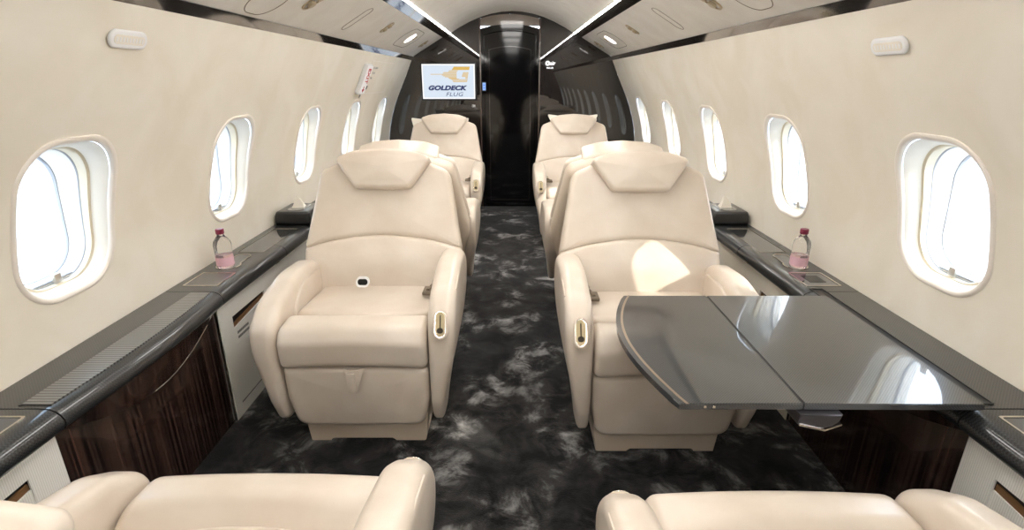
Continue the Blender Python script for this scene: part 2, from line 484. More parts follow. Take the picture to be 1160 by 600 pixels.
for s, sd in ((-1, 'left'), (1, 'right')):
    # service panel between the two gloss strips
    sweep('ceiling_service_panel_'+sd, [(s*.95, 1.468), (s*.66, 1.638), (s*.67, 1.66), (s*.97, 1.485)], M['ceil'])
    # outer strip, slightly recessed
    sweep('trim_%d' % T_, [(s*.968, 1.433), (s*.948, 1.466), (s*.985, 1.49), (s*1.0, 1.44)], M['strip']); T_ += 1
    # inner strip
    sweep('trim_%d' % T_, [(s*.662, 1.636), (s*.594, 1.664), (s*.600, 1.69), (s*.68, 1.665)], M['strip']); T_ += 1
    st = sweep('light_strip', [(s*.594, 1.6645), (s*.586, 1.669), (s*.588, 1.69), (s*.598, 1.69)], M['led'], kind=None)
    tag(st, 'thin white glowing light strip along the %s edge of the vaulted ceiling' % sd, 'light')

# service panel frame of reference
def psu_map(s):
    # (a along +y, b across from outer to inner, d out of the panel into cabin)
    o0 = Vector((s*.95, 0, 1.468)); u = Vector((s*(.66-.95), 0, 1.638-1.468)); ln = u.length; u.normalize()
    n = Vector((-s*u.z*1.0, 0, 0)); n = Vector((u.z*(-s), 0, -abs(u.x))); n.normalize()
    return lambda a, b, d: tuple(o0+Vector((0, a, 0))+u*b+n*d)
PSU = {-1: psu_map(-1), 1: psu_map(1)}
def stadium(cx, cy, hw, hh, n=10, ang=0):
    pts = []; r = min(hw, hh)
    for sx, sy, a0 in ((1, 1, 0), (-1, 1, PI/2), (-1, -1, PI), (1, -1, 3*PI/2)):
        for k in range(n):
            a = a0+PI/2*k/(n-1)
            pts.append(Vector((sx*(hw-r)+r*math.cos(a), sy*(hh-r)+r*math.sin(a))))
    ca, sa = math.cos(ang), math.sin(ang)
    q = []
    for p in pts:
        v = Vector((cx+p.x*ca-p.y*sa, cy+p.x*sa+p.y*ca))
        if not q or (v-q[-1]).length > 1e-6: q.append(v)
    return q
def oval_outline(name, s, y, b, hw, hh, label, cat, w=.003, ang=0, group=None):
    bm = bmesh.new()
    ringprism(bm, stadium(y, b, hw, hh, ang=ang), stadium(y, b, hw-w, hh-w, ang=ang), PSU[s], -.002, .0012)
    o = link(name, bm, M['line']); tag(o, label, cat, group); return o
def spot(s, y, b, big, label, group=None):
    t = thing('reading_light', label, 'light', group=group)
    f = PSU[s]; k = 1.25 if big else 1
    bm = bmesh.new(); ringprism(bm, stadium(y, b, .03*k, .055*k, ang=0), stadium(y, b, .024*k, .047*k), f, -.003, .005)
    link('housing', bm, M['psu_plastic'], t)
    bm = bmesh.new(); prism(bm, stadium(y, b, .024*k, .047*k), f, -.003, .001); link('recess', bm, M['satin'], t)
    bm = bmesh.new()
    for q in (-.02*k, .018*k):
        ring_o = stadium(y, b+q, .015*k, .015*k)
        pad(bm, roundpoly([(p.x, p.y, 0) for p in ring_o]), .014, -.001, .004, 0, f, nr=3, ns=2)
    link('nozzle', bm, M['psu_plastic'], t)
    return t
# left and right service fittings
for s, sd in ((-1, 'left'), (1, 'right')):
    spot(s, 2.37, .18, True, 'large oval reading light, nearest the camera on the %s ceiling panel' % sd)
    spot(s, 3.62 if s < 0 else 3.75, .19, False, 'small oval reading light midway along the %s ceiling panel' % sd)
    spot(s, 5.1 if s < 0 else 5.2, .18, False, 'small oval reading light beside the dark bulkhead, %s ceiling panel' % sd)
    oval_outline('oxygen_mask_door', s, 3.02 if s < 0 else 3.0, .165, .04, .10, 'narrow outlined hatch between the two nearer reading lights, %s ceiling panel' % sd if s < 0 else 'narrow outlined hatch between the two nearer reading lights, right ceiling panel', 'hatch')
    oval_outline('oxygen_mask_door', s, 2.08, .13 if s > 0 else .10, .11, .085, 'wide rounded hatch nearest the camera on the %s ceiling panel' % sd, 'hatch')
    t = thing('ceiling_lamp', 'white lens lamp in an oval outlined cover, far end of the %s ceiling panel' % sd, 'light')
    y = 4.45 if s < 0 else 4.6
    bm = bmesh.new(); ringprism(bm, stadium(y, .175, .26, .11), stadium(y, .175, .256, .106), PSU[s], -.002, .0015); link('cover_outline', bm, M['line'], t)
    bm = bmesh.new(); prism(bm, stadium(y+.02, .18, .05, .055), PSU[s], -.002, .004); link('lens', bm, M['lens'], t)
    bm = bmesh.new(); prism(bm, stadium(y+.12, .2, .022, .022), PSU[s], -.002, .008); link('nozzle', bm, M['psu_plastic'], t)

# oval speaker plates on the walls
def wall_map(s):
    def f(a, b, d):     # a = world y, b = world z, d = into the cabin
        n = nw(b); return (s*(xw(b)+n[0]*d), a, b+n[1]*d)
    return f
for s, y, z, sd in ((-1, 1.49, 1.352, 'left'), (1, 1.52, 1.338, 'right')):
    t = thing('speaker_cover', 'white oval slotted cover high on the %s wall above the large near window' % sd, 'speaker cover')
    bm = bmesh.new(); pad(bm, stadium(y, z, .072, .022), .010, 0, .006, 0, wall_map(s), nr=4, ns=3); link('rim', bm, M['whiteprint'], t)
    bm = bmesh.new(); prism(bm, stadium(y, z, .058, .011), wall_map(s), .010, .0108); link('grille', bm, M['plastic'], t)
    bm = bmesh.new()
    for k in range(9):
        yy = y-.048+k*.012
        prism(bm, stadium(yy, z, .0022, .006), wall_map(s), .0108, .0115)
    link('slot', bm, M['whiteprint'], t)

# exit lamp and placard panel, left wall
f = wall_map(-1)
t = thing('exit_sign', 'white box sign lettered EXIT in red on the left wall', 'exit sign')
ca = Vector((3.90, 1.27)); 
def rot_rect(cy, cz, hw, hh, ang, r=.01):
    ca_, sa_ = math.cos(ang), math.sin(ang)
    return roundpoly([(cy+x*ca_-y_*sa_, cz+x*sa_+y_*ca_, r) for x, y_ in ((-hw, -hh), (hw, -hh), (hw, hh), (-hw, hh))], 3)
bm = bmesh.new(); prism(bm, rot_rect(3.90, 1.265, .075, .098, 0, .012), f, 0, .03, .006); link('housing', bm, M['whiteprint'], t)
bm = bmesh.new(); prism(bm, rot_rect(3.90, 1.265, .062, .088, 0, .005), f, .03, .0315); link('face', bm, M['whitelit_soft'], t)
def wall_text(name, body, size, m, s, y, z, d, turn, parent, **kw):
    n2 = nw(z); nrm = Vector((s*n2[0], 0, n2[1])).normalized()
    yax = Vector((0, 1, 0)) * (1 if s < 0 else -1)      # reading direction seen from inside
    # on the left wall, looking at -x, +y runs to the right
    up = nrm.cross(yax).normalized()
    if up.z < 0: up = -up
    Rm = Matrix((yax, up, nrm)).transposed().to_4x4()
    org = Vector((s*xw(z), y, z))+nrm*d
    return text(name, body, size, m, Matrix.Translation(org)@Rm@Matrix.Rotation(turn, 4, 'Z'), parent, **kw)
wall_text('lettering', 'EXIT', .088, M['red'], -1, 3.868, 1.340, .0325, -PI/2, t, offset=.002, spacing=1.05, xscale=.58)
bm = bmesh.new()
aw = [(3.892, 1.222), (3.908, 1.222), (3.908, 1.203), (3.934, 1.203), (3.90, 1.182), (3.866, 1.203), (3.892, 1.203)]
prism(bm, [(a, b) for a, b in aw], f, .0312, .0322); link('arrow', bm, M['red'], t)
t = thing('placard_panel', 'outlined flush panel with small grey print beside the red exit sign', 'placard')
bm = bmesh.new()
box_o = rot_rect(4.38, 1.27, .36, .115, 0, .02); box_i = rot_rect(4.38, 1.27, .355, .11, 0, .018)
ringprism(bm, box_o, box_i, f, -.001, .0015); link('outline', bm, M['bezel'], t)
for k in range(3): wall_text('print', ['PULL HANDLE', 'TO OPEN', 'PUSH'][k], .022, M['satin'], -1, 4.10, 1.33-.035*k, .002, 0, t)
bm = bmesh.new(); prism(bm, rot_rect(4.09, 1.20, .03, .012, 0, .003), f, .0, .002); link('black_mark', bm, M['blackm'], t)
bm = bmesh.new(); prism(bm, rot_rect(4.0, 1.145, .012, .012, .78, .002), f, .0, .002); o = link('grey_sticker', bm, M['greyprint']); tag(o, 'tiny grey sticker on the left wall under the exit sign', 'sticker')
bm = bmesh.new(); prism(bm, rot_rect(4.35, 1.35, .02, .012, 0, .004), wall_map(1), 0, .004); o = link('call_button', bm, M['plastic']); tag(o, 'tiny pale square button high on the right wall near the bulkhead', 'button')

# ------------------------------------------------------------------ bulkheads
def outline_section():
    pts = [(xw(z), z) for z in [0, .1, .2, .3, .4, .5, .6, .7, .8, .9, 1.0, 1.1, 1.2, 1.3, 1.4]]
    pts += [(.985, 1.445), (.66, 1.655)]+[(x, z+.01) for x, z in arc[::-1] if 0 <= x <= .5]
    right = [Vector(p) for p in pts]
    left = [Vector((-x, z)) for x, z in pts[::-1] if x > 0]
    return right, left
right, left = outline_section()
DX0, DX1, DZ = -.31, .27, 1.80     # door opening
dc = (DX0+DX1)/2
bm = bmesh.new()
fm = lambda a, b, d: (a, YF+d, b)
prism(bm, [(DX1, 0)]+[tuple(p) for p in right[:-1] if p.x > DX1 or p.y < 1]+[(DX1, 1.822)], fm, 0, .06)
prism(bm, [(DX0, 1.813)]+[tuple(p) for p in left if p.x < DX0]+[(DX0, 0)], fm, 0, .06)
prism(bm, [(DX0, 1.813), (DX0, 1.80), (dc, 1.84), (DX1, 1.80), (DX1, 1.822), (.2, 1.85), (0, 1.873), (-.2, 1.85)], fm, 0, .06)
o = link('wall_front', bm, M['bulk'], smooth=False); o['kind'] = 'structure'
# rear bulkhead
bm = bmesh.new(); prism(bm, [tuple(p) for p in right+left], lambda a, b, d: (a, YR-d, b), 0, .05)
o = link('wall_back', bm, M['wood'], smooth=False); o['kind'] = 'structure'
# arched lintel (greyish curved header) and door
t = thing('door_1', '', '', kind='structure'); del t['label']; del t['category']
def archpts(hw, zb, zt, rise, n=12):
    pts = [(dc-hw, zb), (dc+hw, zb)]
    for k in range(n+1):
        a = k/n; x = hw-2*hw*a; pts.append((dc+x, zt+rise*(1-(x/hw)**2)))
    return pts
bm = bmesh.new()
ou = [(x, z) for x, z in archpts(.289, 1.735, 1.795, .042)]
prism(bm, ou, fm, -.006, .05); link('lintel', bm, mat('lintel_brown_gloss', lin(120, 108, 98), .25, coat=1), t)
bm = bmesh.new()
ringprism(bm, archpts(.285, .0, 1.71, .04), archpts(.25, .02, 1.66, .035), fm, -.012, .05); link('door_frame', bm, M['black'], t)
bm = bmesh.new(); prism(bm, archpts(.255, .0, 1.665, .035), fm, .028, .06); link('door_panel', bm, M['black'], t)
bm = bmesh.new(); ringprism(bm, archpts(.205, .06, 1.53, .03), archpts(.198, .067, 1.523, .03), fm, .02, .03); link('inset_bead', bm, M['strip'], t)
for sx in (DX0-.004, DX1-.012):
    bm = bmesh.new(); box(bm, sx, sx+.016, YF-.016, YF+.02, 0, 1.8, .004); link('door_post', bm, mat('post_brown', lin(72, 58, 52), .25, coat=.8), t)

# television on the front wall
def fpt(a, b, d): return (a, YF-d, b)
t = thing('television', 'lit flat screen showing a gold G wing logo on the dark bulkhead', 'television')
TX0, TX1, TZ0, TZ1 = -.872, -.360, 1.078, 1.398
bm = bmesh.new(); box(bm, TX0-.014, TX1+.014, YF-.03, YF, TZ0-.014, TZ1+.014, .004); link('bezel', bm, M['blackm'], t)
bm = bmesh.new(); box(bm, TX0, TX1, YF-.0315, YF-.03, TZ0, TZ1); link('screen_border', bm, M['screen_edge'], t, smooth=False)
bm = bmesh.new(); box(bm, TX0+.012, TX1-.012, YF-.0325, YF-.0315, TZ0+.012, TZ1-.012); link('screen', bm, M['screen'], t, smooth=False)
TW = TX1-TX0; TH = TZ1-TZ0
def tv(u, v): return (TX0+u*TW, TZ1-v*TH)
# screen coordinates of the crop (97..742, 88..512)
def q(px, py): return tv((px-97)/645, (py-88)/424)
bm = bmesh.new()
def band(y0, y1, x0, x1, x2=None, x3=None):
    a = q(x0, y0); b = q(x1, y0); c = q((x1 if x3 is None else x3), y1); d = q((x0 if x2 is None else x2), y1)
    prism(bm, [a, b, c, d], fpt, .0325, .0335)
band(120, 160, 490, 683, 462, 675)
band(164, 172, 432, 540, 425, 532); band(176, 182, 425, 528, 420, 524)
rows = [(186, 360), (196, 352), (208, 200), (218, 340), (229, 352), (240, 375), (250, 415), (259, 425)]
for y, x in rows: band(y, y+7, x, 522, x+4, 520)
band(272, 279, 455, 655, 460, 653); band(284, 291, 465, 652, 470, 648); band(296, 304, 472, 648, 478, 642)
band(264, 270, 440, 545, 446, 548)
for y in (186, 198, 210, 222): band(y, y+8, 600-(y-186)*.4, 668-(y-186)*.25)
for y in (234, 246, 258): band(y, y+8, 585 if y == 234 else 625, 658-(y-234)*.2)
link('winged_g_logo', bm, M['gold'], t, smooth=False)
def front_text(name, body, size, m, x, z, d, parent, **kw):
    Rm = Matrix(((1, 0, 0), (0, 0, -1), (0, 1, 0))).to_4x4()
    return text(name, body, size, m, Matrix.Translation((x, YF-d, z))@Rm, parent, **kw)
p = q(165, 402); front_text('word_goldeck', 'GOLDECK', .056, M['navy'], p[0], p[1], .0335, t, shear=.25, offset=.0035, xscale=1.34, spacing=1.06)
p = q(378, 478); front_text('word_flug', 'FLUG', .052, M['navy'], p[0], p[1], .0335, t, shear=.25, offset=0, xscale=1.3, spacing=1.06)

# small marks and controls on the bulkhead
t = thing('control_display', 'small blue lit touch panel on the left door post', 'control panel')
bm = bmesh.new(); box(bm, -.292, -.252, YF-.02, YF-.01, 1.15, 1.235, .002); link('casing', bm, M['blackm'], t)
bm = bmesh.new(); box(bm, -.287, -.257, YF-.0215, YF-.02, 1.158, 1.228); link('screen', bm, M['bluescreen'], t, smooth=False)
bm = bmesh.new()
for z in (1.175, 1.2): box(bm, -.280, -.264, YF-.0225, YF-.0215, z, z+.01)
link('icons', bm, mat('blue_icon', (0, 0, 0, 1), .4, emit=lin(50, 100, 220), es=1), t, smooth=False)
t = thing('wall_switch', 'tiny white switch on the dark bulkhead beneath the television', 'switch')
bm = bmesh.new(); box(bm, -.395, -.362, YF-.008, YF, 1.0, 1.022, .002); link('plate', bm, M['whiteprint'], t)
bm = bmesh.new(); box(bm, -.392, -.383, YF-.010, YF-.008, 1.004, 1.018, .0008); link('rocker', bm, M['greyprint'], t)
t = thing('bulkhead_logo', 'small white round emblem with lettering right of the door', 'sign')
bm = bmesh.new(); ringprism(bm, stadium(.345, 1.405, .022, .022), stadium(.345, 1.405, .009, .009), fpt, 0, .002); link('round_emblem', bm, M['whitelit'], t)
front_text('word', 'air', .05, M['whitelit'], .368, 1.39, .001, t, offset=.001)
front_text('small_word', 'WI-FI', .022, M['whitelit'], .333, 1.355, .001, t, offset=.0005, xscale=1.3)

# ------------------------------------------------------------------ side ledges and cabinets
LZ = .54
J0, J1, J2 = 1.03, 1.74, 2.30
def bulge(y):
    if J0 < y < J1:
        t = (y-J0)/(J1-J0); return .016*math.sin(PI*t)
    return 0
def ledge_section(s, y0, y1, name, m, parent):
    # cross-section (x, z) from the wall over the bullnose down to the underside
    bm = bmesh.new()
    n = max(2, int((y1-y0)/.05)); rings = []
    for k in range(n+1):
        y = y0+(y1-y0)*k/n; b = bulge(y)
        pr = [(1.238, .50), (1.236, LZ), (1.15, LZ), (1.085-b, LZ), (1.062-b, LZ-.002), (1.048-b, LZ-.008), (1.038-b, LZ-.018), (1.032-b, LZ-.03),
              (1.033-b, LZ-.042), (1.038-b, LZ-.052), (1.05-b, LZ-.058), (1.06, LZ-.06)]
        rings.append([bm.verts.new((s*x, y, z)) for x, z in pr])
    for a, b2 in zip(rings[:-1], rings[1:]):
        for i in range(len(a)-1): bm.faces.new((a[i], a[i+1], b2[i+1], b2[i]))
        bm.faces.new((a[-1], a[0], b2[0], b2[-1]))
    bm.faces.new(rings[0]); bm.faces.new(rings[-1][::-1])
    return link(name, bm, m, parent, angle=45)
up = lambda a, b, d: (a, b, LZ+d)
def framed(s, pts, m_in, parent, nm, w=.006):
    """flush panel with a bright frame; pts are (|x|, y) corners"""
    P = roundpoly([(s*x, y, .006) for x, y in pts], 3)
    cen = sum(P, Vector((0, 0)))/len(P)
    hx = max(abs(p.x-cen.x) for p in P); hy = max(abs(p.y-cen.y) for p in P)
    I = [Vector((cen.x+(p.x-cen.x)*(1-w/hx), cen.y+(p.y-cen.y)*(1-w/hy))) for p in P]
    bm = bmesh.new(); ringprism(bm, P, I, up, -.002, .003); fr = link(nm+'_frame', bm, M['chrome'], parent)
    bm = bmesh.new(); prism(bm, [tuple(p) for p in I], up, -.002, .0012); return link(nm, bm, m_in, parent, smooth=False)
for s, sd in ((-1, 'left'), (1, 'right')):
    t = thing('side_ledge', 'long dark carbon fibre ledge running under the %s windows' % sd, 'ledge', (0, 0, 0))
    G = .002
    ys = [YR, J0-.7*3-0.2, J0, J1, J2, 3.62, 4.33, YF]
    ys = [YR, -1.3, -.6, J0, J1, J2, 3.62, 4.33, YF-.01]
    for a, b in zip(ys[:-1], ys[1:]): ledge_section(s, a+G, b-G, 'ledge_section', M['carbon'], t)
    # ribbed lid over the stowed table (left) / open slot with stowed table (right)
    if s < 0:
        bm = bmesh.new()
        oy = [J0+.015+(J1-J0-.03)*k/14 for k in range(15)]
        P = [(s*1.135, oy[0])]+[(s*1.135, oy[-1])]+[(s*(1.068-bulge(y)*1.0), y) for y in oy[::-1]]
        prism(bm, P, up, -.002, .003); link('table_lid', bm, M['carbon_rib'], t, smooth=False)
        bm = bmesh.new(); prism(bm, [(s*1.139, J0+.01), (s*1.139, J1-.01), (s*1.135, J1-.01), (s*1.135, J0+.01)], up, -.001, .0025); link('lid_gap', bm, M['blackm'], t, smooth=False)
    else:
        bm = bmesh.new()
        prism(bm, [(1.075, J0+.02), (1.075, J1+.02), (1.115, J1+.02), (1.115, J0+.02)], up, -.002, .0012); link('table_slot', bm, M['blackm'], t, smooth=False)
        bm = bmesh.new()
        ringprism(bm, [(1.072, J0+.017), (1.118, J0+.017), (1.118, J1+.023), (1.072, J1+.023)], [(1.075, J0+.02), (1.115, J0+.02), (1.115, J1+.02), (1.075, J1+.02)], up, -.001, .004); link('slot_rim', bm, M['carbon'], t, smooth=False)
    framed(s, [(1.205, 1.79), (1.075, 1.79), (1.075, 1.93), (1.205, 1.93)], M['well'] if s < 0 else M['slate'], t, 'tray')
    if s > 0:
        bm = bmesh.new(); prism(bm, [(1.11, 1.83), (1.17, 1.83), (1.17, 1.90), (1.11, 1.90)], up, .0012, .002); link('screen', bm, M['black'], t, smooth=False)
    # double cup holder (two overlapping rings)
    bm = bmesh.new()
    def holder(k):
        out = []
        for c_, r0, r1 in ((2.005, .046*k, 0), (2.115, .034*k, 0)):
            pass
        a1 = 50
        for j in range(25):
            a = math.radians(a1+(360-2*a1)*j/24); out.append(Vector((s*1.145+.047*k*math.sin(a), 2.01+.047*k*math.cos(a))))
        a2 = 115
        for j in range(25):
            a = math.radians(-a2+2*a2*j/24); out.append(Vector((s*1.145+.034*k*math.sin(a), 2.125+.034*k*math.cos(a))))
        return out
    P = holder(1)
    ringprism(bm, holder(1), holder(.88), up, -.002, .005); link('cup_holder_rim', bm, M['chrome'], t)
    bm = bmesh.new(); prism(bm, [tuple(p) for p in holder(.88)], up, -.002, .0015); link('cup_holder_well', bm, M['well'], t, smooth=False)
    framed(s, [(1.20, 2.19), (1.085, 2.19), (1.085, 2.58), (1.20, 2.58)], M['gloss_lid'], t, 'glass_lid', w=.0015)
    # control bay by the near seat
    framed(s, [(1.215, .60), (1.085, .60), (1.085, 1.0), (1.215, 1.0)], M['slate'], t, 'control_bay', w=.005)
    bm = bmesh.new(); prism(bm, [(s*1.20, .80), (s*1.115, .80), (s*1.115, .95), (s*1.20, .95)], up, .0012, .003); link('control_screen', bm, M['satin'], t, smooth=False)
    bm = bmesh.new(); prism(bm, [(s*1.205, .952), (s*1.11, .952), (s*1.11, .957), (s*1.205, .957)], up, .0012, .0032); link('control_gap', bm, M['blackm'], t, smooth=False)
    bm = bmesh.new(); tube(bm, [(s*1.04, J1+.45+.01*k, .492) for k in range(4)], .006); link('latch', bm, M['chrome'], t)

    # dark wood cabinet under the table bay
    t = thing('wood_cabinet', ('glossy dark wood cabinet front below the ribbed ledge lid, left side' if s < 0 else 'dark wood cabinet front in the shadow beneath the unfolded table'), 'cabinet')
    bm = bmesh.new(); n = 18; A = []; 
    zs = [0.001, .1, .2, .3, .36, .40, .44, .479]
    cols = []
    for k in range(n+1):
        y = J0+.002+(J1-J0-.004)*k/n; b = bulge(y)
        c_ = []
        tt = (y-J0)/(J1-J0); zl = .47-.10*math.sin(PI*tt)     # the curved valence line
        for z in zs:
            x = 1.075-.018*(1-(z/.48))*0
            extra = (b+.012)*max(0, min(1, (z-zl)/.02)) if z > zl else 0
            c_.append(bm.verts.new((s*(x-0), y, z)))
        cols.append(c_)
    for a, b in zip(cols[:-1], cols[1:]):
        for i in range(len(zs)-1): bm.faces.new((a[i], a[i+1], b[i+1], b[i]))
    bk0 = [bm.verts.new((s*1.10, J0+.002, zs[0])), bm.verts.new((s*1.10, J1-.002, zs[0])), bm.verts.new((s*1.10, J1-.002, zs[-1])), bm.verts.new((s*1.10, J0+.002, zs[-1]))]
    link('front_panel', bm, M['wood'], t)
    bm = bmesh.new(); n = 24; prev = None
    for k in range(n+1):
        tt = k/n; y = J0+.004+(J1-J0-.008)*tt; b = bulge(y); zl = .474-.095*math.sin(PI*tt)
        x0 = 1.058-b*.9; v = [bm.verts.new(p) for p in ((s*x0, y, .481), (s*(1.066-b*.55), y, zl), (s*1.078, y, zl-.001), (s*1.078, y, .481))]
        if prev:
            for i in range(4): bm.faces.new((prev[i], prev[(i+1) % 4], v[(i+1) % 4], v[i]))
        else: bm.faces.new(v)
        prev = v
    bm.faces.new(prev[::-1])
    link('curved_valence', bm, M['wood'], t, angle=30)
    bm = bmesh.new(); tube(bm, [(s*(1.066-bulge(J0+(J1-J0)*k/20)*.55), J0+.004+(J1-J0-.008)*k/20, .474-.095*math.sin(PI*k/20)) for k in range(9 if s < 0 else 8, 19)], .0016, 6)
    link('valence_edge', bm, M['chrome'], t)

    # pale fabric side cabinets with magazine pocket
    for (y0, y1, nm, py) in ((J1, 2.95, 'far', 1.90), (-.55, J0, 'near', .66)):
        lab = {(-1, 'far'): 'pale fabric side panel with magazine slot beside the armrest of the left cream chair',
               (1, 'far'): 'beige side panel with magazine slot behind the unfolded table, right side',
               (-1, 'near'): 'pale ribbed fabric side panel in the bottom left corner of the cabin',
               (1, 'near'): 'pale side panel with magazine slot at the bottom right of the cabin'}[(s, nm)]
        t = thing('side_cabinet', lab, 'cabinet')
        pm = lambda a, b, d: (s*(1.066-d), a, b)
        # panel with a slot opening
        sy0, sy1, sz0, sz1 = py, py+.28, .24, .42
        if nm == 'far': sy0, sy1, sz0, sz1 = 1.83, 2.10, .28, .40
        ringv = [(y0+.002, .0), (y1-.002, .0), (y1-.002, .48), (y0+.002, .48)]
        hole = [(sy0, sz0), (sy1, sz0), (sy1, sz1), (sy0, sz1)]
        bm = bmesh.new(); ringprism(bm, ringv, hole, pm, -.004, 0); link('fabric_panel', bm, M['fabric'] if s < 0 or nm == 'near' else M['wall'], t, smooth=False)
        bm = bmesh.new(); prism(bm, [(sy0-.01, sz0-.01), (sy1+.01, sz0-.01), (sy1+.01, sz1+.01), (sy0-.01, sz1+.01)], pm, -.03, -.012); link('pocket_back', bm, M['blackm'], t, smooth=False)
        # pocket front flap leaning a little, leaves a dark wedge at the top
        bm = bmesh.new()
        prism(bm, [(sy0, sz0), (sy1, sz0), (sy1, sz1-.028), (sy0, sz1-.05)], pm, -.009, -.002); link('pocket_flap', bm, M['fabric'], t, smooth=False)
        bm = bmesh.new()
        prism(bm, [(sy0+.002, sz1-.05), (sy1, sz1-.028), (sy1, sz1-.012), (sy0+.002, sz1-.034)], pm, -.011, -.006); link('magazine', bm, M['amber'], t, smooth=False)
        for k in range(3):
            Rm = Matrix(((0, 0, -s), (-s, 0, 0), (0, 1, 0))).to_4x4()
            text('print', ['LIFE VEST', 'UNDER SEAT', 'PLACARD'][k][:9], .016, M['greyprint'], Matrix.Translation((s*(1.066+.0012), (sy0+.02 if s < 0 else sy0+.13), (sz1-.085-.02*k)))@Rm, t) if False else None
        bm = bmesh.new()
        for k in range(2):
            for w_ in range(7):
                a0 = sy0+.02+w_*.013; prism(bm, [(a0, sz1-.082-.02*k), (a0+.010, sz1-.081-.02*k), (a0+.010, sz1-.071-.02*k), (a0, sz1-.072-.02*k)], pm, -.002, -.0012)
        link('small_print', bm, M['greyprint'], t, smooth=False)
        bm = bmesh.new(); box(bm, min(s*1.0645, s*1.067), max(s*1.0645, s*1.067), y0+.05, y1-.05, .048, .052); link('kick_seam', bm, M['greyprint'], t, smooth=False)
    # remaining cabinets towards the front bulkhead and the rear
    for (y0, y1, m_, lab) in ((2.95, YF-.01, 'wall', 'beige side panel far forward below the %s ledge' % sd), (YR, -.55, 'wall', 'beige side panel rearmost below the %s ledge' % sd)):
        bm = bmesh.new(); box(bm, min(s*1.066, s*1.07), max(s*1.066, s*1.07), y0+.002, y1-.002, 0, .48)
        o = link('side_cabinet', bm, M[m_], smooth=False); tag(o, lab, 'cabinet')

